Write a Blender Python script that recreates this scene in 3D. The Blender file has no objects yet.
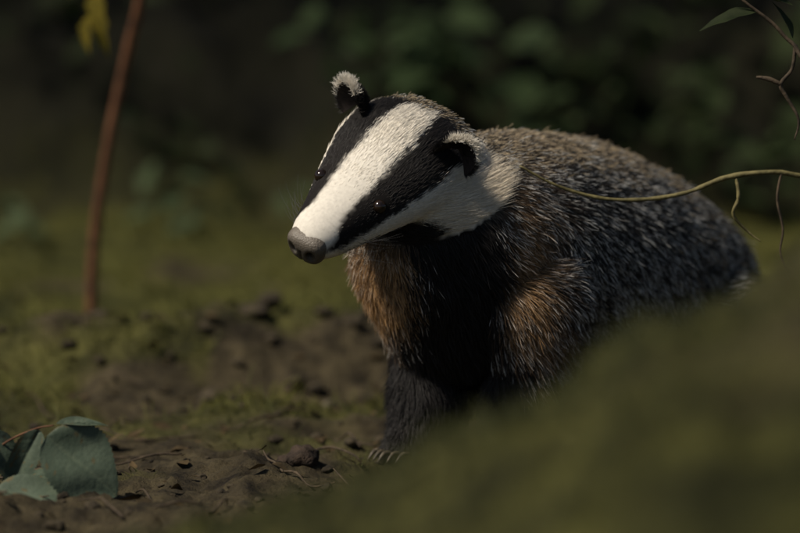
import bpy, bmesh, math, random
import numpy as np
from mathutils import Vector, Matrix, Quaternion
random.seed(7); rng=np.random.default_rng(7)
scene=bpy.context.scene
coll=scene.collection

# ------------------------------------------------------------------ helpers
def smooth(a,b,x):
    t=np.clip((np.asarray(x,float)-a)/(b-a),0,1); return t*t*(3-2*t)
_perm=np.random.default_rng(3).random(1<<16)
def _h(i,j,k):
    n=(i.astype(np.int64)*73856093)^(j.astype(np.int64)*19349663)^(k.astype(np.int64)*83492791)
    return _perm[(n^(n>>13))&0xffff]
def vnoise(p):
    p=np.asarray(p,float); f=np.floor(p); d=p-f; d=d*d*(3-2*d); i=f.astype(np.int64)
    r=0
    for a in (0,1):
        for b in (0,1):
            for c in (0,1):
                w=(d[...,0] if a else 1-d[...,0])*(d[...,1] if b else 1-d[...,1])*(d[...,2] if c else 1-d[...,2])
                r=r+w*_h(i[...,0]+a,i[...,1]+b,i[...,2]+c)
    return r*2-1
def fbm(p,o=4,g=.5):
    p=np.asarray(p,float); s=0;a=1
    for k in range(o):
        s=s+a*vnoise(p*(2.03**k)+17.3*k); a*=g
    return s
def norm(v): return v/np.maximum(np.linalg.norm(v,axis=-1,keepdims=True),1e-9)

def newobj(name,data,parent=None):
    o=bpy.data.objects.new(name,data); coll.objects.link(o)
    if parent: o.parent=parent
    return o
def empty(name,loc=(0,0,0)):
    o=bpy.data.objects.new(name,None); coll.objects.link(o); o.empty_display_size=.05
    return o
def mesh_from(name,V,F,mat=None,parent=None,sm=True,cols=None):
    me=bpy.data.meshes.new(name); me.from_pydata([tuple(v) for v in V],[],F); me.update()
    if sm: me.polygons.foreach_set('use_smooth',[True]*len(me.polygons))
    if cols is not None:
        a=me.color_attributes.new('col','FLOAT_COLOR','POINT')
        c=np.ones((len(V),4)); c[:,:3]=cols; a.data.foreach_set('color',c.ravel())
    if mat: me.materials.append(mat)
    return newobj(name,me,parent)

def mat_basic(name,rough=.7,spec=.3):
    m=bpy.data.materials.new(name); m.use_nodes=True
    nt=m.node_tree; b=nt.nodes['Principled BSDF']
    b.inputs['Roughness'].default_value=rough
    b.inputs['Specular IOR Level'].default_value=spec
    return m,nt,b
def noise_col(nt,b,c1,c2,scale,detail=6,bump=0,bscale=None,dist=.003,lo=.35,hi=.65):
    tc=nt.nodes.new('ShaderNodeTexCoord'); n=nt.nodes.new('ShaderNodeTexNoise')
    n.inputs['Scale'].default_value=scale; n.inputs['Detail'].default_value=detail
    nt.links.new(tc.outputs['Object'],n.inputs['Vector'])
    r=nt.nodes.new('ShaderNodeValToRGB'); r.color_ramp.elements[0].position=lo; r.color_ramp.elements[1].position=hi
    r.color_ramp.elements[0].color=(*c1,1); r.color_ramp.elements[1].color=(*c2,1)
    nt.links.new(n.outputs['Fac'],r.inputs['Fac']); nt.links.new(r.outputs['Color'],b.inputs['Base Color'])
    if bump:
        n2=nt.nodes.new('ShaderNodeTexNoise'); n2.inputs['Scale'].default_value=bscale or scale*3; n2.inputs['Detail'].default_value=8
        nt.links.new(tc.outputs['Object'],n2.inputs['Vector'])
        bp=nt.nodes.new('ShaderNodeBump'); bp.inputs['Strength'].default_value=bump; bp.inputs['Distance'].default_value=dist
        nt.links.new(n2.outputs['Fac'],bp.inputs['Height']); nt.links.new(bp.outputs['Normal'],b.inputs['Normal'])
    return r
def mat_noise(name,c1,c2,scale,rough=.8,spec=.3,**k):
    m,nt,b=mat_basic(name,rough,spec); noise_col(nt,b,c1,c2,scale,**k); return m
def mat_leaf(name,c1,c2,scale=25,trans=.3,rough=.7,spec=.12):
    m,nt,b=mat_basic(name,rough,spec); r=noise_col(nt,b,c1,c2,scale,bump=.4,bscale=180,dist=.001)
    t=nt.nodes.new('ShaderNodeBsdfTranslucent'); nt.links.new(r.outputs['Color'],t.inputs['Color'])
    mx=nt.nodes.new('ShaderNodeMixShader'); mx.inputs[0].default_value=trans
    out=nt.nodes['Material Output']
    nt.links.new(b.outputs[0],mx.inputs[1]); nt.links.new(t.outputs[0],mx.inputs[2]); nt.links.new(mx.outputs[0],out.inputs['Surface'])
    return m
def mat_attr(name,rough=.6,spec=.25,bump=0,bscale=300):
    m,nt,b=mat_basic(name,rough,spec)
    a=nt.nodes.new('ShaderNodeAttribute'); a.attribute_name='col'
    tc=nt.nodes.new('ShaderNodeTexCoord'); n=nt.nodes.new('ShaderNodeTexNoise'); n.inputs['Scale'].default_value=bscale; n.inputs['Detail'].default_value=4
    nt.links.new(tc.outputs['Object'],n.inputs['Vector'])
    mr=nt.nodes.new('ShaderNodeMapRange'); mr.inputs['To Min'].default_value=.75; mr.inputs['To Max'].default_value=1.2
    nt.links.new(n.outputs['Fac'],mr.inputs['Value'])
    mu=nt.nodes.new('ShaderNodeVectorMath'); mu.operation='SCALE'
    nt.links.new(a.outputs['Color'],mu.inputs[0]); nt.links.new(mr.outputs[0],mu.inputs['Scale'])
    nt.links.new(mu.outputs[0],b.inputs['Base Color'])
    if bump:
        bp=nt.nodes.new('ShaderNodeBump'); bp.inputs['Strength'].default_value=bump; bp.inputs['Distance'].default_value=.001
        nt.links.new(n.outputs['Fac'],bp.inputs['Height']); nt.links.new(bp.outputs['Normal'],b.inputs['Normal'])
    return m

def hair_obj(name,P,C,R,mat,parent=None):
    N,K=P.shape[:2]
    hc=bpy.data.hair_curves.new(name); hc.add_curves([K]*N)
    hc.attributes['position'].data.foreach_set('vector',P.astype(np.float32).ravel())
    ra=hc.attributes.get('radius') or hc.attributes.new('radius','FLOAT','POINT')
    ra.data.foreach_set('value',R.astype(np.float32).ravel())
    ca=hc.attributes.new('col','FLOAT_COLOR','POINT')
    c=np.ones((N,K,4),np.float32); c[...,:3]=C; ca.data.foreach_set('color',c.ravel())
    hc.materials.append(mat)
    return newobj(name,hc,parent)

def tube(name,pts,rads,mat,parent=None,seg=10,sub=6,wob=0):
    pts=[Vector(p) for p in pts]; n=len(pts); Q=[];R=[]
    for i in range(n-1):
        p0=pts[max(i-1,0)];p1=pts[i];p2=pts[i+1];p3=pts[min(i+2,n-1)]
        for k in range(sub):
            t=k/sub
            q=.5*((2*p1)+(p2-p0)*t+(2*p0-5*p1+4*p2-p3)*t*t+(3*p1-p0-3*p2+p3)*t**3)
            Q.append(q);R.append(rads[i]*(1-t)+rads[i+1]*t)
    Q.append(pts[-1]);R.append(rads[-1])
    V=[];F=[];up=Vector((.3,.2,1)).normalized()
    for i,q in enumerate(Q):
        d=(Q[min(i+1,len(Q)-1)]-Q[max(i-1,0)]).normalized()
        a=d.cross(up)
        if a.length<.1: a=d.cross(Vector((1,0,0)))
        a.normalize(); b=d.cross(a)
        r=R[i]*(1+wob*random.uniform(-1,1)); 
        for k in range(seg):
            th=2*math.pi*k/seg; V.append(q+a*math.cos(th)*r+b*math.sin(th)*r)
    for i in range(len(Q)-1):
        for k in range(seg):
            F.append((i*seg+k,i*seg+(k+1)%seg,(i+1)*seg+(k+1)%seg,(i+1)*seg+k))
    F.append(tuple(range(seg))[::-1]); F.append(tuple((len(Q)-1)*seg+k for k in range(seg)))
    return mesh_from(name,V,F,mat,parent)

def leaf_geo(base,dirv,nrm,L,Wd,curl=.15,fold=.2,nu=9,nv=3,ser=0.,shape=1.0):
    d=Vector(dirv).normalized(); n=Vector(nrm); n=(n-d*n.dot(d)).normalized(); s=d.cross(n)
    V=[];F=[];b=Vector(base)
    for i in range(nu+1):
        t=i/nu
        w=Wd*.5*(math.sin(math.pi*min(1,t**.75*1.0))**shape) if 0<t<1 else 0.0008
        for j in range(-nv,nv+1):
            a=j/nv
            ww=w*(1+ser*(1 if i%2 else -1)*(abs(a)==1))
            V.append(b+d*(L*t)+s*(a*ww)+n*(fold*abs(a)*w-curl*L*t*t+.06*w*math.sin(t*14+a*3)))
    m=2*nv+1
    for i in range(nu):
        for j in range(m-1):
            F.append((i*m+j,i*m+j+1,(i+1)*m+j+1,(i+1)*m+j))
    return V,F

# ------------------------------------------------------------------ terrain
rx=np.array([-3,-.8,-.35,-.2,-.131,-.066,0,.053,.105,.130,.160,.197,.263,.5,1.2,3])
rz=np.array([.02,.03,.08,.118,.142,.158,.176,.205,.232,.260,.284,.294,.326,.40,.45,.40])
def height(x,y,fine=True):
    x=np.asarray(x,float);y=np.asarray(y,float)
    p=np.stack([x,y,0*x],-1)
    ridge=np.interp(x,rx,rz)
    back=np.exp(-((y+1.2)/.36)**2)
    front=.45+.55*np.exp(-((y+1.2)/.8)**2)
    m=ridge*np.where(y>-1.2,back,front)*(1-smooth(-6,-14,y)*.6)
    z=m+.010*smooth(-.6,-.95,y)*vnoise(p*7+31)
    led=np.exp(-((y-.75-.12*np.sin(x*4))/.13)**2)*(.045+.035*vnoise(p*5+3))
    z=z+led*smooth(.6,-.1,x)
    z=z+.035*smooth(.4,1.0,y)*vnoise(p*2.2+9)+.012*vnoise(p*6)
    by=2.55+.25*vnoise(p*1.3+5)
    z=z+1.3*smooth(0,3.2,y-by)+.25*smooth(0,.5,y-by)+.10*smooth(by-.1,by+.5,y)*vnoise(p*4)
    z=z-.03*np.exp(-((x-.35)/.25)**2-((y-.35)/.3)**2)
    far=smooth(6,30,np.sqrt(x*x+y*y))
    z=z+far*1.6*vnoise(p*.08+2)
    if fine:
        near=np.exp(-(np.maximum(0,np.abs(x)-2))**2)
        z=z+near*(.013*fbm(p*14,4,.55)+.006*np.abs(fbm(p*55,3,.6)))
    return z
def axis(lo,hi,st,ext):
    c=list(np.arange(lo,hi,st)); a=[];s=st;v=lo
    while v>-ext: s*=1.18; v-=s; a.append(v)
    b=[];s=st;v=c[-1]
    while v<ext: s*=1.18; v+=s; b.append(v)
    return np.array(a[::-1]+c+b)
gx=axis(-1.0,1.0,.006,90); gy=axis(-1.9,3.2,.009,90)
X,Y=np.meshgrid(gx,gy); Z=height(X,Y)
nx,ny=len(gx),len(gy)
V=np.stack([X,Y,Z],-1).reshape(-1,3)
i=np.arange((ny-1)*nx).reshape(ny-1,nx)[:,:-1].ravel()
F=np.stack([i,i+1,i+1+nx,i+nx],-1)
me=bpy.data.meshes.new('ground')
me.vertices.add(len(V)); me.vertices.foreach_set('co',V.ravel())
me.loops.add(F.size); me.loops.foreach_set('vertex_index',F.ravel().astype(np.int32))
me.polygons.add(len(F)); me.polygons.foreach_set('loop_start',np.arange(0,F.size,4,dtype=np.int32))
me.update(); me.validate(); me.polygons.foreach_set('use_smooth',[True]*len(F))
def mossf(x,y):
    p=np.stack([x,y,0*x],-1)
    n=fbm(p*3.5+4,4)
    m=smooth(.65,1.0,y)*smooth(3.0,2.4,y)*smooth(-.60,.10,n+.3)
    m=m+smooth(-.55,-.85,y)*.9*smooth(-.8,.2,n+.4)
    m=m+.8*smooth(-.15,.30,fbm(p*7+9,3))*smooth(-.7,.5,y)
    return np.clip(m,0,1)
mo=mossf(V[:,0],V[:,1])
at=me.attributes.new('moss','FLOAT','POINT'); at.data.foreach_set('value',mo.astype(np.float32))
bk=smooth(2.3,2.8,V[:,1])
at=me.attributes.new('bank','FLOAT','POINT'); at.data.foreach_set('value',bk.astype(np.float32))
m,nt,b=mat_basic('soil_and_moss',.9,.2)
tc=nt.nodes.new('ShaderNodeTexCoord')
def nz(s,d=8):
    n=nt.nodes.new('ShaderNodeTexNoise'); n.inputs['Scale'].default_value=s; n.inputs['Detail'].default_value=d; n.inputs['Roughness'].default_value=.65
    nt.links.new(tc.outputs['Object'],n.inputs['Vector']); return n
def ramp(n,c1,c2,lo=.35,hi=.65):
    r=nt.nodes.new('ShaderNodeValToRGB'); r.color_ramp.elements[0].position=lo; r.color_ramp.elements[1].position=hi
    r.color_ramp.elements[0].color=(*c1,1); r.color_ramp.elements[1].color=(*c2,1); nt.links.new(n.outputs['Fac'],r.inputs['Fac']); return r
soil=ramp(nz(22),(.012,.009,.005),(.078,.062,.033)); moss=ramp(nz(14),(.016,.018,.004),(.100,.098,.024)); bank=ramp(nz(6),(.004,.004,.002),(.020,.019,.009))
def mixc(f,a,bb):
    mx=nt.nodes.new('ShaderNodeMix'); mx.data_type='RGBA'; nt.links.new(f,mx.inputs[0]); nt.links.new(a,mx.inputs[6]); nt.links.new(bb,mx.inputs[7]); return mx.outputs[2]
def attr(n):
    a=nt.nodes.new('ShaderNodeAttribute'); a.attribute_name=n; return a.outputs['Fac']
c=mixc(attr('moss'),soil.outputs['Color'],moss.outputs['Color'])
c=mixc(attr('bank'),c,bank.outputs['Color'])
nt.links.new(c,b.inputs['Base Color'])
bp=nt.nodes.new('ShaderNodeBump'); bp.inputs['Strength'].default_value=1.0; bp.inputs['Distance'].default_value=.007
nt.links.new(nz(120,6).outputs['Fac'],bp.inputs['Height']); nt.links.new(bp.outputs['Normal'],b.inputs['Normal'])
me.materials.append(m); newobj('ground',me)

fur_like=mat_attr('moss_blades',.7,.2)
def blades(name,n,xr,yr,hmin,hmax,c1,c2,use_moss=True,rad=.0006):
    x=rng.uniform(*xr,n);y=rng.uniform(*yr,n)
    if use_moss:
        k=mossf(x,y)>rng.random(n)*.9+.08; x=x[k];y=y[k]
    n=len(x);z=height(x,y)
    cl=fbm(np.stack([x,y,0*x],-1)*14,3)
    h=(hmin+(hmax-hmin)*rng.random(n)**2)*(1+.6*cl).clip(.3,2)
    d=rng.normal(0,.45,(n,3)); d[:,2]=1; d=norm(d)
    K=4; t=np.linspace(0,1,K)
    bend=rng.normal(0,.5,(n,3)); bend[:,2]=-.35
    P=np.stack([x,y,z-.002],-1)[:,None]+d[:,None]*(h[:,None]*t)[...,None]+bend[:,None]*(h[:,None]*t*t*.5)[...,None]
    f=np.clip(rng.random(n)*.6+.2+.5*cl,0,1)[:,None,None]
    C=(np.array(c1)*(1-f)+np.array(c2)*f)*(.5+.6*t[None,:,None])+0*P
    R=rad*(1-.8*t)[None]*rng.uniform(.7,1.4,(n,1))
    return hair_obj(name,P,C,R,fur_like)
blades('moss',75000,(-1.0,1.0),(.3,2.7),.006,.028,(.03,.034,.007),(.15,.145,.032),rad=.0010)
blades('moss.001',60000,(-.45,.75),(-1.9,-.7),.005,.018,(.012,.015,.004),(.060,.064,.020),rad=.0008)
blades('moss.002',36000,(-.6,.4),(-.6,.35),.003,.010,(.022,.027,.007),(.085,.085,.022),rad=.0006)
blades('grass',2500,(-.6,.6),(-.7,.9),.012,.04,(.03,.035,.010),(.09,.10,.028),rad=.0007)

# ------------------------------------------------------------------ badger
badger=empty('badger')
Nn=np.array([-.0906,-.16,.236])
f=norm(np.array([-.58,-.527,-.62]))
s=np.array([.804,-.494,-.332]); s=norm(s-f*s.dot(f)); n_=np.cross(f,s)
if n_[2]<0: n_=-n_
ra_=math.radians(5); s,n_=(s*math.cos(ra_)-n_*math.sin(ra_)),(n_*math.cos(ra_)+s*math.sin(ra_))
ST=np.array([0,.018,.045,.07,.10,.135,.165,.19,.215])
SW=np.array([.020,.028,.036,.045,.056,.066,.069,.064,.050])
SU=np.array([.014,.019,.019,.018,.019,.021,.019,.008,-.012])
SD=np.array([.020,.032,.043,.048,.057,.068,.075,.074,.066])
TM=.215
def hl(t,lat,h): return Nn-f*t+s*lat+n_*h
def hsurf(t,th,k=1.0):
    w=np.interp(t,ST,SW);u=np.interp(t,ST,SU);d=np.interp(t,ST,SD);c=(u-d)/2;r=(u+d)/2
    return hl(t,w*math.sin(th)*k,c+r*math.cos(th)*k)
def to_head(P):
    q=P-Nn; t=-(q@f); lat=q@s; h=q@n_
    w=np.interp(t,ST,SW);u=np.interp(t,ST,SU);d=np.interp(t,ST,SD);c=(u-d)/2;r=(u+d)/2
    th=np.degrees(np.arctan2(np.abs(lat)/w,(h-c)/r)); rad=np.hypot(lat/w,(h-c)/r)
    return t,lat,h,th,rad
bm=bmesh.new()
def ball(c,r,sc=(1,1,1),rot=None):
    M=Matrix.Translation(Vector(c))
    if rot is not None: M=M@rot
    M=M@Matrix.Diagonal((r*sc[0],r*sc[1],r*sc[2],1))
    bmesh.ops.create_icosphere(bm,subdivisions=3,radius=1,matrix=M)
def chain(pts,step=6):
    for (a,ra),(b_,rb) in zip(pts[:-1],pts[1:]):
        a=np.array(a);b_=np.array(b_)
        for k in range(step+1):
            t=k/step; ball(a*(1-t)+b_*t,ra*(1-t)+rb*t)
chain([((.032,-.035,.265),.060),((.070,.015,.235),.092),((.108,.07,.218),.109),((.175,.15,.200),.114),((.235,.22,.172),.110),((.28,.275,.145),.100),((.312,.325,.115),.080)])
chain([((.030,-.03,.26),.062),((.035,.0,.215),.078),((.06,.03,.16),.075)])
L=.7071
chain([((.125,.0,.17),.060),((.130,.005,.105),.043),((.116,-.012,.045),.030),((.104,-.024,.018),.026)])
chain([((.048,.05,.17),.060),((.042,.04,.105),.044),((.028,.025,.045),.034),((.018,.012,.018),.029)])
chain([((.31,.21,.12),.068),((.288,.185,.075),.042),((.315,.205,.030),.026),((.295,.185,.002),.023)])
chain([((.22,.30,.12),.068),((.198,.275,.075),.042),((.225,.295,.030),.026),((.205,.275,.002),.023)])
chain([((.345,.365,.11),.03),((.38,.41,.075),.022),((.40,.435,.045),.010)])
hd=np.array([-L,-L,0]); lf=np.array([L,-L,0])
paws=[((.094,-.034,.016),0),((.008,.002,.016),0),((.283,.173,.0),0),((.193,.263,.0),0)]
for c_,_ in paws:
    c_=np.array(c_); ball(c_,.024)
    for k in range(5):
        o=(k-2)*.0095; ball(c_+hd*(.020-abs(k-2)*.003)+lf*o+np.array([0,0,-.005]),.0075)
K=28; rings=[]
ts=np.linspace(0,TM,26)
for t in ts:
    rings.append([bm.verts.new(tuple(hsurf(t,2*math.pi*k/K))) for k in range(K)])
for a,b_ in zip(rings[:-1],rings[1:]):
    for k in range(K): bm.faces.new((a[k],a[(k+1)%K],b_[(k+1)%K],b_[k]))
bm.faces.new(rings[0][::-1]); bm.faces.new(rings[-1])
bmesh.ops.recalc_face_normals(bm,faces=bm.faces)
me=bpy.data.meshes.new('tmp'); bm.to_mesh(me); bm.free()
tmp=newobj('tmp',me)
md=tmp.modifiers.new('r','REMESH'); md.mode='VOXEL'; md.voxel_size=.005
md=tmp.modifiers.new('s','SMOOTH'); md.factor=.5; md.iterations=6
dg=bpy.context.evaluated_depsgraph_get(); ev=tmp.evaluated_get(dg)
bme=bpy.data.meshes.new_from_object(ev); bpy.data.objects.remove(tmp)
bme.name='body'; bme.polygons.foreach_set('use_smooth',[True]*len(bme.polygons))

WHITE=np.array([.84,.79,.70]); BLACK=np.array([.013,.0115,.011])
HB=.198
def head_white(t,th,P):
    e=3.0*vnoise(P*90)+3*vnoise(P*260)
    c1=np.interp(t,[0,.02,.032,.045,.08,.12,.16,.2],[85,56,37,29,24,21,18,15])
    c2=np.interp(t,[0,.03,.045,.07,.10,.14,.17,.2],[85,88,85,78,70,66,69,78])
    c3=np.interp(t,[0,.03,.05,.08,.12,.15,.18,.2],[190,165,136,122,124,130,138,136])
    w=smooth(c1+4,c1-4,th+e)+smooth(c2-4,c2+4,th+e)*smooth(c3+4,c3-4,th+e)
    return np.clip(w,0,1)
def region(P):
    t,lat,h,th,rad=to_head(P)
    nz1=vnoise(P*22)*.5+vnoise(P*55)*.3
    hm=smooth(HB+.016,HB-.014,t+.012*nz1)*(rad<1.6)*smooth(-.05,-.02,t)
    x,y,z=P.T
    blk=smooth(.150,.105,z+.025*nz1)*smooth(.155,.110,x+.02*nz1)
    core=np.hypot((x-.048)/.060,(z-.17)/.115)
    blk=np.maximum(blk,smooth(1.12,.75,core+.25*nz1)*smooth(.07,0.02,y))
    blk=np.maximum(blk,smooth(.07,.035,z+.015*nz1))
    thr=smooth(128,142,th)*(t<TM)*(t>.03)*(rad<1.6)
    blk=np.maximum(blk,thr)
    o1=np.exp(-(((x+.015)/.030)**2+((z-.190)/.055)**2))
    o2=np.exp(-(((x-.122)/.026)**2+((z-.200)/.070)**2))*smooth(.08,.02,y)
    o3=np.exp(-(((x-.145)/.030)**2+((z-.125)/.035)**2))*smooth(.1,.02,y)
    org=np.clip(o1*1.2+o2*.8+o3*.35,0,1)*(1+.35*nz1)
    return t,th,rad,hm,blk,org,nz1
nv=len(bme.vertices); co=np.empty(nv*3,np.float32); bme.vertices.foreach_get('co',co); co=co.reshape(-1,3).astype(float)
t,th,rad,hm,blk,org,nz1=region(co)
hw=head_white(t,th,co)[:,None]
base=np.array([.09,.08,.07])*(1-blk[:,None])+BLACK*blk[:,None]
hc_=WHITE*.8*hw+BLACK*(1-hw)
cc=base*(1-hm[:,None])+hc_*hm[:,None]
a=bme.color_attributes.new('col','FLOAT_COLOR','POINT'); c4=np.ones((nv,4)); c4[:,:3]=cc; a.data.foreach_set('color',c4.ravel())
bme.materials.clear(); bme.materials.append(mat_attr('badger_skin',.8,.1))
body=newobj('body',bme,badger)
eyes=[hsurf(.074,math.radians(a_),.965) for a_ in (51,-51)]
ears=[hl(.163,.060,.004),hl(.163,-.060,.004)]

bme.calc_loop_triangles(); T=np.empty(len(bme.loop_triangles)*3,np.int32); bme.loop_triangles.foreach_get('vertices',T); T=T.reshape(-1,3)
NV=np.empty(nv*3,np.float32); bme.vertices.foreach_get('normal',NV); NV=NV.reshape(-1,3).astype(float)
A,B,Cc=co[T[:,0]],co[T[:,1]],co[T[:,2]]
ar=np.linalg.norm(np.cross(B-A,Cc-A),axis=1)/2
def sample(n,wt):
    p=ar*wt; p=p/p.sum(); k=rng.choice(len(T),n,p=p)
    r1=np.sqrt(rng.random(n));r2=rng.random(n); w=np.stack([1-r1,r1*(1-r2),r1*r2],-1)
    P=(co[T[k]]*w[...,None]).sum(1); N_=norm((NV[T[k]]*w[...,None]).sum(1)); return P,N_
ctr=(A+B+Cc)/3
ht,_,_,_,hr=to_head(ctr); ish=(ht<.22)&(hr<1.5)
bd=norm(np.array([.66,.64,-.18]))
def grow(P,N_,comb,length,lift,jit,K=5,droop=.15,root=.45):
    n=len(P); tan=norm(comb-N_*(comb*N_).sum(1)[:,None])
    tan=norm(tan+rng.normal(0,jit,(n,3)))
    lift=np.broadcast_to(lift,(n,))[:,None]
    d0=norm(tan*(1-.2*lift)+N_*(lift+root)); d1=norm(tan+N_*lift*.35)
    pts=[P-N_*.001]; cur=P-N_*.001
    for k in range(1,K):
        tt=k/(K-1); d=norm(d0*(1-tt)+d1*tt+np.array([0,0,-droop*tt]))
        cur=cur+d*(length/(K-1))[:,None]; pts.append(cur)
    return np.stack(pts,1)
fur=mat_attr('badger_fur',.5,.25)
def headfur(n):
    P,N_=sample(n,ish*(1+1.8*(ht<.09)))
    t,th,rad,hm,blk,org,nz1=region(P)
    keep=np.ones(len(P),bool); de=np.full(len(P),9.)
    for e in eyes: de=np.minimum(de,np.linalg.norm(P-e,axis=1))
    keep&=de>.0062
    keep&=t>.005
    keep&=hm>rng.random(len(P))
    P,N_,t,th,de=P[keep],N_[keep],t[keep],th[keep],de[keep]
    L_=np.interp(t,[0,.02,.05,.1,.15,.2],[.0025,.0035,.005,.0075,.011,.014])
    L_=L_*(1+1.4*smooth(60,105,th)*smooth(.08,.16,t))*rng.uniform(.7,1.25,len(P))
    L_*=.5+.5*smooth(.006,.012,de)
    cmb=norm(-f+0*P + .30*smooth(60,110,th)[:,None]*np.array([0,0,-1])+.07*np.stack([vnoise(P*30),vnoise(P*30+5),vnoise(P*30+9)],-1))
    G=grow(P,N_,cmb,L_,np.interp(t,[0,.1,.2],[.05,.07,.13]),.06,root=.24)
    w=head_white(t,th,P)
    isw=(w>rng.random(len(P)))[:,None]
    br=rng.uniform(.78,1.1,(len(P),1))
    tint=np.array([1,.90,.74])*np.ones((len(P),1)); mz=smooth(.035,.010,t)[:,None]
    wc=WHITE*br*(1-.38*mz)*(tint*.5*smooth(70,110,th)[:,None]+(1-.5*smooth(70,110,th)[:,None]))
    chin=(smooth(116,125,th)*(t<.055))[:,None]; wc=wc*(1-chin)+np.array([.42,.30,.18])*br*chin
    mouth=(smooth(104,107,th)*smooth(116,113,th)*(t<.060))[:,None]
    bk_=BLACK*rng.uniform(.6,2.2,(len(P),1)); bk_=bk_+np.array([.07,.063,.055])*(smooth(.0115,.0070,de))[:,None]
    col=np.where(isw,wc,bk_)*(1-.85*mouth)
    C=col[:,None]*np.array([.85,.95,1,1,1])[None,:,None]
    R=np.array([.00018,.0002,.00017,.00012,.00003])[None]*rng.uniform(.8,1.2,(len(P),1))
    return G,C,R
hair_obj('head_fur',*headfur(160000),fur,badger)
def bodyfur(n):
    P,N_=sample(n,np.where(ht<.18,np.where(hr<1.5,0,1),1)*(1+1.0*(ctr[:,1]-.55*ctr[:,0]<.06)))
    t,th,rad,hm,blk,org,nz1=region(P)
    k=hm<rng.random(len(P))*.8+.1; P,N_,t,th,rad,blk,org,nz1=[q[k] for q in (P,N_,t,th,rad,blk,org,nz1)]
    n=len(P); x,y,z=P.T
    top=smooth(-.1,.7,N_[:,2])[:,None]
    leg=smooth(.11,.07,z)[:,None]
    cmb=bd*(.60+.40*top)+np.array([0,0,-1])*(.55*(1-top))
    nk=smooth(.09,.02,x+.3*y)[:,None]*smooth(.29,.23,z)[:,None]*(1-leg)
    cmb=cmb*(1-nk)+norm(np.array([.35,.25,-.8]))*nk
    cmb=cmb*(1-leg)+np.array([0.05,0.05,-1.])*leg
    lown=np.stack([vnoise(P*18),vnoise(P*18+7),vnoise(P*18+13)],-1); cl=np.stack([vnoise(P*95),vnoise(P*95+7),vnoise(P*95+13)],-1)
    cmb=norm(cmb)+.28*lown+.40*cl
    L_=np.interp(z,[0,.03,.08,.14,.3],[.006,.011,.028,.026,.021])*rng.uniform(.6,1.25,n)
    L_*=1-.35*smooth(.27,.31,z)*smooth(.12,.04,x)
    G=grow(P,N_,cmb,L_,.22+.10*nz1,.18,K=6,droop=.18)
    r=rng.random((n,1))
    pale=np.array([.82,.81,.77]); dk=np.array([.022,.021,.021]); ub=np.array([.20,.175,.145])
    C=np.empty((n,6,3))
    tuft=vnoise(P*150)
    wt=(r<(.42+.20*vnoise(P*30)+.34*tuft)[:,None])
    tip=np.where(wt,pale*rng.uniform(.6,1.2,(n,1)),dk*2)
    C[:,0]=ub*.4; C[:,1]=ub*.6; C[:,2]=np.where(wt,ub*.7,dk*1.5); C[:,3]=dk; C[:,4]=np.where(wt,tip*.9,dk*1.3); C[:,5]=tip
    o=np.clip(org,0,1)[:,None,None]; oc=np.array([.50,.29,.125])*rng.uniform(.3,1.5,(n,1,1))
    C=C*(1-.85*o)+oc*np.array([.4,.5,.7,.9,1,1.1])[None,:,None]*.85*o
    bb=(blk*(1-.8*np.clip(org,0,1)))>rng.random(n)*.85+.08
    C[bb]=BLACK*rng.uniform(.6,2.0,(bb.sum(),1,1))
    sp=(smooth(.55,.92,N_[:,2])*.7*smooth(.36,.24,x)+smooth(.26,.34,x)*.25>rng.random(n))&~bb  # warm top light painted into upward-facing hair tips, plus tan rump hairs
    C[sp,4:]=np.array([.70,.56,.37])*rng.uniform(.5,1.2,(sp.sum(),1,1))*np.where(x[sp]>.30,.5,1)[:,None,None]
    R=np.array([.00018,.00022,.00022,.00022,.00020,.00007])[None]*rng.uniform(.8,1.3,(n,1))
    return G,C,R
hair_obj('body_fur',*bodyfur(300000),fur,badger)

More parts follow.
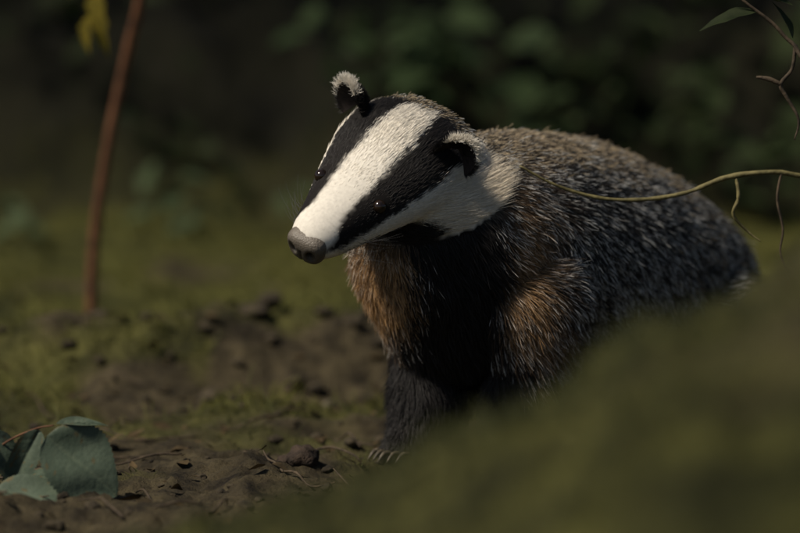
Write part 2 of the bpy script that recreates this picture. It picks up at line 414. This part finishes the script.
earmat=mat_attr('ear_skin',.8,.15)
def build_ear(nm,c,side):
    u=norm(n_*.80-f*.25+s*side*.50); g=norm(f*.85+s*side*.35+n_*.2); g=norm(g-u*g.dot(u)); sd=np.cross(u,g)
    V=[];F=[];nr,na=9,25
    for layer in (0,1):
        for i_ in range(nr):
            r=i_/(nr-1)
            for j in range(na):
                a_=math.pi*(j/(na-1))*1.24-.12*math.pi
                w=.020; hgt=.025
                px=math.cos(a_)*w*r; pz=math.sin(a_)*hgt*r
                cup=-.010*(1-r*r)+ .006*abs(px/w)**2
                V.append(c+sd*px+u*(pz+.002)+g*(cup-(0.0035*(1-r*.6) if layer else 0)))
    for layer in (0,1):
        o=layer*nr*na
        for i_ in range(nr-1):
            for j in range(na-1):
                q=(o+i_*na+j,o+i_*na+j+1,o+(i_+1)*na+j+1,o+(i_+1)*na+j)
                F.append(q if layer==0 else q[::-1])
    for j in range(na-1):
        i_=(nr-1)*na; F.append((i_+j,i_+j+1,nr*na+i_+j+1,nr*na+i_+j)[::-1])
    V=np.array(V)
    cols=np.tile(np.array([.03,.024,.022]),(len(V),1))
    mesh_from(nm,V,F,earmat,badger,cols=cols)
    N=9000; r=np.sqrt(rng.random(N)); a_=math.pi*(rng.random(N)*1.24-.12); lay=rng.random(N)<.6
    px=np.cos(a_)*.020*r; pz=np.sin(a_)*.025*r
    cup=-.010*(1-r*r)+.006*np.abs(px/.020)**2
    P=c+sd*px[:,None]+u*(pz+.002)[:,None]+g*(cup-np.where(lay,.0035*(1-r*.6),0))[:,None]
    Nr=np.where(lay[:,None],-g,g)+0*P
    radial=norm(sd*px[:,None]+u*(pz+.004)[:,None])
    rim=smooth(.76,.90,r+.08*vnoise(P*150))*smooth(.30,.70,np.sin(a_))
    Ln=(.007+.003*rim)*rng.uniform(.4,1.2,N)
    G=grow(P,norm(Nr),radial*1.0+u*.4-f*.3,Ln,.25,.32,droop=0)
    isw=(rim>rng.random(N))[:,None]
    col=np.where(isw,WHITE*rng.uniform(.8,1.1,(N,1)),BLACK*rng.uniform(.8,2.5,(N,1)))
    C=np.repeat(col[:,None],5,1); R=np.array([.00022,.00024,.0002,.00014,.00004])[None]*np.ones((N,1))
    hair_obj(nm+'_fur',G,C,R,fur,badger)
build_ear('ear_left',ears[0],1); build_ear('ear_right',ears[1],-1)

m,nt,b=mat_basic('eye_gloss',.1,.5); noise_col(nt,b,(.008,.005,.003),(.02,.012,.008),200)
for i_,e in enumerate(eyes):
    bm=bmesh.new(); bmesh.ops.create_uvsphere(bm,u_segments=24,v_segments=16,radius=.0068,matrix=Matrix.Translation(Vector(e)))
    me=bpy.data.meshes.new('eye'); bm.to_mesh(me); bm.free(); me.polygons.foreach_set('use_smooth',[True]*len(me.polygons)); me.materials.append(m)
    newobj('eye_left' if i_==0 else 'eye_right',me,badger)
V=[];F=[];cols=[];nu,nvv=72,52
for i_ in range(nvv+1):
    ph=math.pi*i_/nvv
    for j in range(nu):
        th_=2*math.pi*j/nu
        l=math.sin(ph)*math.cos(th_); hh=math.sin(ph)*math.sin(th_); fw=math.cos(ph)
        q=1/(abs(l)**3+abs(hh)**3+abs(fw)**3)**(1/3); q=1+(q-1)*.75
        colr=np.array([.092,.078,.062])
        dep=0
        for sg in (-1,1):
            dd=math.hypot((l-sg*(.50+.10*max(0,-hh)))/.20,(hh-.05)/.32) if fw>0 else 9
            dep=max(dep,math.exp(-dd**4))
        gr=math.exp(-(l/.07)**2)*(hh<.25)*(fw>0)
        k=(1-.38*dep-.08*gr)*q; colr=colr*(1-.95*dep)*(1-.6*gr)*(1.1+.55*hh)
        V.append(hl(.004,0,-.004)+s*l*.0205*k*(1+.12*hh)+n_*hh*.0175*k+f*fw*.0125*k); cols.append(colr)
for i_ in range(nvv):
    for j in range(nu):
        F.append((i_*nu+j,i_*nu+(j+1)%nu,(i_+1)*nu+(j+1)%nu,(i_+1)*nu+j))
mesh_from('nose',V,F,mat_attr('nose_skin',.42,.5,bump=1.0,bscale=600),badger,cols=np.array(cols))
N=44; sgn=np.where(np.arange(N)%2,1,-1)
tt=rng.uniform(.015,.045,N); aa=np.radians(rng.uniform(70,105,N))*sgn
P=np.array([hsurf(t_,a_) for t_,a_ in zip(tt,aa)])
D=norm(-f*.5+s*sgn[:,None]*.7+np.array([0,0,-.35])+rng.normal(0,.18,(N,3)))
ln=rng.uniform(.02,.045,N); tk=np.linspace(0,1,6)
G=P[:,None]+D[:,None]*(ln[:,None]*tk)[...,None]+(-f)[None,None]*(ln[:,None]*tk**2*.3)[...,None]
hair_obj('whiskers',G,np.ones((N,6,3))*.06,np.tile(np.linspace(.00014,.00004,6),(N,1)),fur,badger)
cm=mat_noise('claw_horn',(.04,.032,.022),(.12,.10,.07),200,rough=.5)
for pi_,(c_,_) in enumerate(paws):
    c_=np.array(c_)
    for k in range(5):
        o=(k-2)*.0098; p0=c_+hd*(.025-abs(k-2)*.003)+lf*o+np.array([0,0,-.003])
        tube(f'claw_{pi_}_{k}',[p0,p0+hd*.009+np.array([0,0,.001]),p0+hd*.018+np.array([0,0,-.007])],[.003,.0024,.0006],cm,badger,seg=8,sub=3)

# ------------------------------------------------------------------ plants
stem_m=mat_noise('stem_bark',(.07,.03,.014),(.16,.07,.032),60,rough=.7,bump=.4,dist=.002)
twig_m=mat_noise('vine_bark',(.07,.06,.022),(.17,.145,.06),90,rough=.7,bump=.5,dist=.002)
dtwig_m=mat_noise('dark_twig_bark',(.03,.022,.014),(.09,.065,.04),90,rough=.8,bump=.5,dist=.002)
leaf_green=mat_leaf('leaf_green',(.026,.045,.018),(.06,.088,.036))
leaf_yel=mat_leaf('leaf_yellow',(.12,.10,.018),(.32,.25,.035),30,trans=.5)
leaf_dk=mat_leaf('leaf_dark',(.012,.018,.007),(.034,.044,.017))
sap=empty('sapling')
gz=float(height(-.397,.98))
tube('stem',[(-.397,.98,gz-.03),(-.392,.97,.12),(-.372,.95,.25),(-.345,.93,.37),(-.322,.90,.46),(-.30,.88,.62),(-.27,.86,.95),(-.22,.85,1.4)],[.0078,.0075,.007,.0068,.0066,.006,.005,.003],stem_m,sap,sub=6,wob=.05)
tube('side_shoot',[(-.30,.88,.62),(-.33,.80,.60),(-.36,.73,.52),(-.365,.70,.47)],[.003,.0025,.002,.0015],stem_m,sap)
V=[];F=[]
for b0,d0,L_,W_ in [((-.358,.70,.475),(-.05,-.05,-1),.095,.040),((-.372,.70,.43),(-.15,.0,-1),.045,.026),((-.34,.72,.50),(.6,-.1,-.5),.05,.03),((-.37,.72,.50),(-.5,0,-.6),.055,.035)]:
    v,f_=leaf_geo(b0,d0,(-.8,-.6,.4),L_,W_,.2,.3,ser=.15); o=len(V); V+=v; F+=[tuple(q+o for q in g) for g in f_]
mesh_from('yellow_leaves',V,F,leaf_yel,sap)

vn=empty('vine_twig')
tube('main_stem',[(.118,-.04,.304),(.155,-.035,.284),(.20,-.03,.271),(.245,-.03,.270),(.285,-.03,.277),(.325,-.03,.292),(.37,-.03,.297),(.43,-.02,.294),(.60,.0,.33),(.95,.1,.45)],[.0010,.0015,.0018,.0021,.0022,.0026,.0026,.003,.004,.005],twig_m,vn,wob=.14)
tube('tendril_1',[(.333,-.03,.292),(.335,-.035,.272),(.330,-.035,.255),(.345,-.03,.238),(.358,-.03,.228)],[.0016,.002,.0016,.0012,.0005],twig_m,vn)
tube('tendril_2',[(.378,-.03,.297),(.374,-.03,.27),(.380,-.03,.24),(.378,-.03,.215),(.392,-.03,.185)],[.0014,.0014,.0012,.001,.0005],dtwig_m,vn)
ur=empty('hanging_branch')
tube('branch',[(.30,-.05,.50),(.335,-.05,.468),(.365,-.05,.445),(.385,-.05,.425),(.42,-.05,.405),(.6,.0,.42)],[.0008,.0014,.0018,.002,.0024,.004],dtwig_m,ur)
tube('shoot_1',[(.388,-.05,.424),(.385,-.05,.40),(.374,-.05,.385),(.380,-.05,.372),(.392,-.05,.35),(.388,-.05,.33)],[.002,.0018,.002,.0018,.0014,.0006],dtwig_m,ur)
tube('shoot_2',[(.374,-.05,.385),(.362,-.05,.390),(.350,-.05,.392)],[.002,.0026,.0012],dtwig_m,ur)
V=[];F=[]
for b0,d0,L_,W_ in [((.350,-.05,.456),(-1,0,-.15),.058,.024),((.385,-.05,.462),(-.8,.1,.3),.05,.022),((.385,-.05,.43),(-.3,.1,.9),.04,.018),((.40,-.05,.47),(.9,0,.3),.06,.03),((.36,-.05,.47),(.3,0,1),.05,.026)]:
    v,f_=leaf_geo(b0,d0,(.5,-.25,.7),L_,W_,.2,.3); o=len(V); V+=v; F+=[tuple(q+o for q in g) for g in f_]
mesh_from('leaves',V,F,leaf_dk,ur)

# bramble sprig with veined leaves
br=empty('bramble_sprig')
veinmat=mat_attr('bramble_leaf',.6,.25,bump=.5,bscale=250)
V=[];F=[];CO=[]
def addl(b0,d0,nr,L_,W_,curl=.1,fold=.15,ser=.03,shape=.7,nu=40,nv=10):
    d=np.array(Vector(d0).normalized()); n=np.array(nr,float); n=n-d*n.dot(d); n/=np.linalg.norm(n); sx=np.cross(d,n)
    o=len(V); ph=rng.uniform(0,6)
    A_,T_=np.meshgrid(np.linspace(-1,1,2*nv+1),np.linspace(0,1,nu+1))
    G_=.5+.5*vnoise(np.stack([A_*3+ph*9,T_*6,0*A_+ph],-1)); S_=vnoise(np.stack([A_*7+ph*5,T_*9,0*A_+ph+3],-1))
    for i in range(nu+1):
        t=i/nu; w=W_*.5*(math.sin(math.pi*t**.72)**shape) if 0<t<1 else .0006
        w*=1+.05*math.sin(t*9+ph)
        for j in range(2*nv+1):
            a=A_[i,j]; ww=w*(1+ser*(1 if i%2 else -1)*(abs(a)>.99))
            q=(t-abs(a)*.22*(W_/L_))*5.2+.3; side=abs(q-round(q))
            vein=max(math.exp(-(abs(a)*w/.0008)**2),.6*math.exp(-(side/.06)**2)*(abs(a)<.9))
            hgt=fold*abs(a)*w-curl*L_*t*t+.07*w*math.sin(t*7+a*3+ph)-.0005*vein
            V.append(Vector(np.array(b0)+d*(L_*t)+sx*(a*ww)+n*hgt))
            g=G_[i,j]
            cb=np.array([.050,.072,.048])*(1-g)+np.array([.080,.105,.072])*g
            if S_[i,j]>.62: cb=np.array([.09,.075,.035])
            CO.append(cb*(1-.28*vein)+np.array([.13,.155,.10])*.28*vein)
    m=2*nv+1
    for i in range(nu):
        for j in range(m-1):
            F.append((o+i*m+j,o+i*m+j+1,o+(i+1)*m+j+1,o+(i+1)*m+j))
addl((-.330,-.25,.066),(.72,-.05,-.58),(-.1,-.75,.65),.086,.072,.10,.10)
addl((-.338,-.24,.070),(-.45,-.1,-.85),(.3,-.6,.6),.075,.028,.1,.4)
addl((-.322,-.24,.076),(1,.1,.03),(0,-.5,.85),.048,.013,.1,.5,shape=1)
addl((-.375,-.27,.020),(1,-.25,-.18),(0,-.5,.85),.075,.05,.15,.15)
addl((-.350,-.22,.02),(.9,.3,.1),(0,-.4,.9),.05,.03)
addl((-.385,-.24,.07),(.5,-.1,-.9),(.5,-.6,.5),.06,.035)
mesh_from('leaves',V,F,veinmat,br,cols=np.array(CO))
tube('stem',[(-.42,-.22,.0),(-.38,-.235,.05),(-.345,-.24,.070),(-.324,-.245,.075)],[.0012,.0011,.0009,.0007],stem_m,br)

def undergrowth(name,clumps,mat,par=None):
    V=[];F=[]
    for (x,y,z,r,n,ls) in clumps:
        for k in range(n):
            a_=rng.normal(0,.5,3)*r; p=np.array([x,y,z])+a_*np.array([1,.8,.8])
            g=float(height(p[0],p[1],False)); p[2]=max(p[2],g+.01)
            d=rng.normal(0,1,3); d[2]=-abs(d[2])*.4; nr=np.array([rng.normal(0,.5),-.5+rng.normal(0,.4),.9])
            l=ls*rng.uniform(.6,1.3)
            v,f_=leaf_geo(p,d,nr,l,l*rng.uniform(.5,.7),.15,.2,nu=5,nv=1); o=len(V); V+=v; F+=[tuple(q+o for q in g_) for g_ in f_]
            if k%3==0:
                q=np.array([p[0]+rng.normal(0,.03),p[1]+.03,g-.02]); w=.0015; o=len(V)
                V+=[Vector(p)+Vector((w,0,0)),Vector(p)-Vector((w,0,0)),Vector(q)-Vector((w*1.5,0,0)),Vector(q)+Vector((w*1.5,0,0))]; F.append((o,o+1,o+2,o+3))
    return mesh_from(name,V,F,mat)
undergrowth('bramble_bush',[(.07,2.6,.30,.11,28,.085),(-.09,2.6,.34,.09,10,.07),(.22,2.6,.26,.10,14,.075),(.02,2.7,.38,.10,14,.07)],leaf_green)
undergrowth('bramble_bush.001',[(.5,2.6,.22,.12,26,.07),(.64,2.5,.16,.12,22,.07),(.40,2.7,.34,.14,16,.07),(.75,2.7,.30,.15,18,.08),(.3,2.4,.12,.12,14,.06)],mat_leaf('leaf_mid',(.022,.034,.013),(.05,.068,.027)))
undergrowth('ground_ivy',[(-.375,2.3,.10,.06,10,.06),(-.31,2.2,.05,.05,8,.055),(-.62,2.2,.06,.08,8,.05),(-.1,2.4,.06,.1,10,.045)],mat_leaf('leaf_ivy',(.04,.060,.028),(.08,.105,.05)))
cl=[]
for k in range(80):
    x=rng.uniform(-1.6,1.8); y=rng.uniform(2.6,3.9); cl.append((x,y,float(height(x,y,False))+rng.uniform(.03,.22),.13,10,.07))
undergrowth('undergrowth',cl,leaf_dk)

def litter(name,n,mat,xr,yr,s0,s1):
    V=[];F=[]
    for k in range(n):
        x=rng.uniform(*xr);y=rng.uniform(*yr);z=float(height(x,y))
        d=rng.normal(0,1,3);d[2]*=.25; nr=np.array([rng.normal(0,.35),rng.normal(0,.35),1]); l=rng.uniform(s0,s1)
        v,f_=leaf_geo((x,y,z+.004),d,nr,l,l*rng.uniform(.35,.6),rng.uniform(-.3,.4),rng.uniform(.1,.6),nu=5,nv=1); o=len(V); V+=v; F+=[tuple(q+o for q in g_) for g_ in f_]
    return mesh_from(name,V,F,mat)
litter('leaf_litter',750,mat_leaf('leaf_litter_brown',(.022,.016,.008),(.10,.07,.035),35,trans=.05,rough=.8),(-.7,.7),(-.6,1.3),.007,.026)
bm=bmesh.new()
def clod(x,y,r,fl=.7):
    z=float(height(x,y)); res=bmesh.ops.create_icosphere(bm,subdivisions=3,radius=1)
    o=rng.uniform(0,50,3); vs=res['verts']; P=np.array([v.co[:] for v in vs]); k=1+.35*fbm(P*1.3+o,4,.6)
    sc=np.array([rng.uniform(.8,1.3),rng.uniform(.8,1.3),fl])*r
    for v,p,kk in zip(vs,P,k): v.co=Vector(p*kk*sc+np.array([x,y,z+r*.3]))
for k in range(500):
    x=rng.uniform(-.6,.3);y=rng.uniform(-.5,1.0); clod(x,y,.0012+.007*rng.random()**3)
for k in range(26):
    x=rng.uniform(-.55,.02);y=.68+rng.normal(0,.10); clod(x,y,rng.uniform(.007,.020),.5)
me=bpy.data.meshes.new('soil_clods'); bm.to_mesh(me); bm.free(); me.polygons.foreach_set('use_smooth',[True]*len(me.polygons))
me.materials.append(mat_noise('clod_earth',(.012,.009,.005),(.06,.047,.028),60,rough=.95,bump=.8,bscale=300,dist=.002)); newobj('soil_clods',me)
bm=bmesh.new(); clod(-.094,-.05,.019,.75); clod(-.114,-.055,.010)
me=bpy.data.meshes.new('stone'); bm.to_mesh(me); bm.free(); me.polygons.foreach_set('use_smooth',[True]*len(me.polygons))
me.materials.append(mat_noise('dark_lump',(.014,.009,.006),(.05,.033,.022),70,rough=.85,bump=1,bscale=260,dist=.003)); newobj('stone',me)
bm=bmesh.new(); clod(-.08,.46,.012,.8); clod(.0,.5,.009,.8)
me=bpy.data.meshes.new('pebble'); bm.to_mesh(me); bm.free(); me.polygons.foreach_set('use_smooth',[True]*len(me.polygons))
me.materials.append(mat_noise('pebble_stone',(.08,.07,.05),(.18,.15,.11),70,rough=.8)); newobj('pebble',me)
tw=empty('fallen_twigs')
for k in range(40):
    x=rng.uniform(-.42,.0);y=rng.uniform(-.42,.5);a_=rng.uniform(0,6.28);l=rng.uniform(.03,.10)
    pts=[]
    for q in range(4):
        xx=x+math.cos(a_)*l*q/3+rng.normal(0,.004);yy=y+math.sin(a_)*l*q/3+rng.normal(0,.004); pts.append((xx,yy,float(height(xx,yy))+.003+.006*rng.random()))
    tube(f'twig_{k}',pts,[.0012,.0014,.0011,.0006],dtwig_m,tw,seg=6,sub=4,wob=.1)

# ------------------------------------------------------------------ trees (wood around the glade; first two added unseen to shade bank and mound)
bark=mat_noise('tree_bark',(.035,.028,.02),(.11,.085,.06),12,rough=.9,bump=1,bscale=30,dist=.02)
def tree(base,top,crown,n,lsz=.10):
    e=empty('tree'); bx,by=base; bz=float(height(bx,by,False))
    b0=Vector((bx,by,bz-.2)); t0=Vector(top); mid=(b0+t0)/2+Vector((rng.normal(0,.12),rng.normal(0,.12),0))
    tube('trunk',[b0,b0+Vector((0,0,.5)),mid,t0],[.24,.17,.13,.05],bark,e,seg=16,sub=8,wob=.05)
    V=[];F=[]
    for ci,(c,r) in enumerate(crown):
        nn=n
        if len(c)==4: nn=c[3]; c=c[:3]
        c=np.array(c); st=mid.lerp(t0,.2+.6*rng.random())
        tube(f'limb_{ci}',[st,(st+Vector(c))/2+Vector((0,0,.15)),Vector(c)],[.06,.035,.012],bark,e,seg=8)
        for k in range(nn):
            d=norm(rng.normal(0,1,3)); p=c+d*r*rng.random()**.45*np.array([1,1,.55])
            if vnoise((p*1.9)[None])[0]<-.25: continue
            dd=rng.normal(0,1,3); nr=rng.normal(0,.6,3)+np.array([0,0,1]); l=lsz*rng.uniform(.7,1.3)
            v,f_=leaf_geo(p,dd,nr,l,l*.6,.1,.1,nu=3,nv=1); o=len(V); V+=v; F+=[tuple(q+o for q in g_) for g_ in f_]
    mesh_from('crown',V,F,leaf_green,e,sm=False)
tree((-2.9,3.2),(-2.7,2.6,5.0),[((-2.9,2.0,3.9),1.0),((-1.7,2.3,4.2),1.0),((-.9,3.2,4.2),1.1)],1700,.14)  # out-of-view tree added in the sun path so its crowns darken the bank
tree((-2.9,-3.9),(-2.6,-3.7,4.5),[((-1.75,-3.15,3.2,110),.8),((-2.9,-4.1,3.9),1.0)],800,.14)  # unseen tree added upsun; its thinned crown partly shades the front mound
tree((2.4,3.4),(2.2,3.6,5.0),[((1.5,3.6,3.6),1.1),((2.4,2.6,3.9),1.1),((.6,4.4,4.0),1.0)],1300,.14)
tree((3.2,.2),(3.0,.2,5.0),[((2.4,.3,3.2),1.0),((3.4,.6,4.0),1.1)],1200,.14)
for bx,by in ((-5,9),(1,11),(5.5,8),(-9,4),(8,-1),(4,-9)):
    h=6+rng.random()*2
    tree((bx,by),(bx+.3,by,h+1),[((bx-.9,by,h),1.4),((bx+1.0,by+.4,h-.6),1.4),((bx,by-.7,h+.5),1.3)],350,.30)

# ------------------------------------------------------------------ light, sky, camera
to_sun=Vector((-.54,-.30,.78)).normalized()
w=bpy.data.worlds.new('World'); scene.world=w; w.use_nodes=True; nt=w.node_tree
bg=nt.nodes['Background']; sk=nt.nodes.new('ShaderNodeTexSky'); sk.sky_type='NISHITA'; sk.sun_disc=False
sk.sun_elevation=math.asin(to_sun.z); sk.sun_rotation=math.atan2(to_sun.x,to_sun.y)
nt.links.new(sk.outputs[0],bg.inputs['Color']); bg.inputs['Strength'].default_value=.055
sl=bpy.data.lights.new('sun','SUN'); sl.energy=4.6; sl.angle=math.radians(10); sl.color=(1,.90,.75)
so=newobj('sun',sl); so.rotation_euler=(-to_sun).to_track_quat('-Z','Y').to_euler(); so.location=(-3,-1,5)
cam=bpy.data.cameras.new('camera'); co_=newobj('camera',cam); scene.camera=co_
co_.location=(0,-3.5,.55); co_.rotation_euler=(Vector((0,0,.2))-Vector((0,-3.5,.55))).to_track_quat('-Z','Y').to_euler()
cam.lens=158; cam.sensor_width=36; cam.clip_start=.05; cam.clip_end=400
cam.dof.use_dof=True; cam.dof.focus_distance=3.40; cam.dof.aperture_fstop=2.8
scene.view_settings.view_transform='Standard'; scene.view_settings.look='None'; scene.view_settings.exposure=0
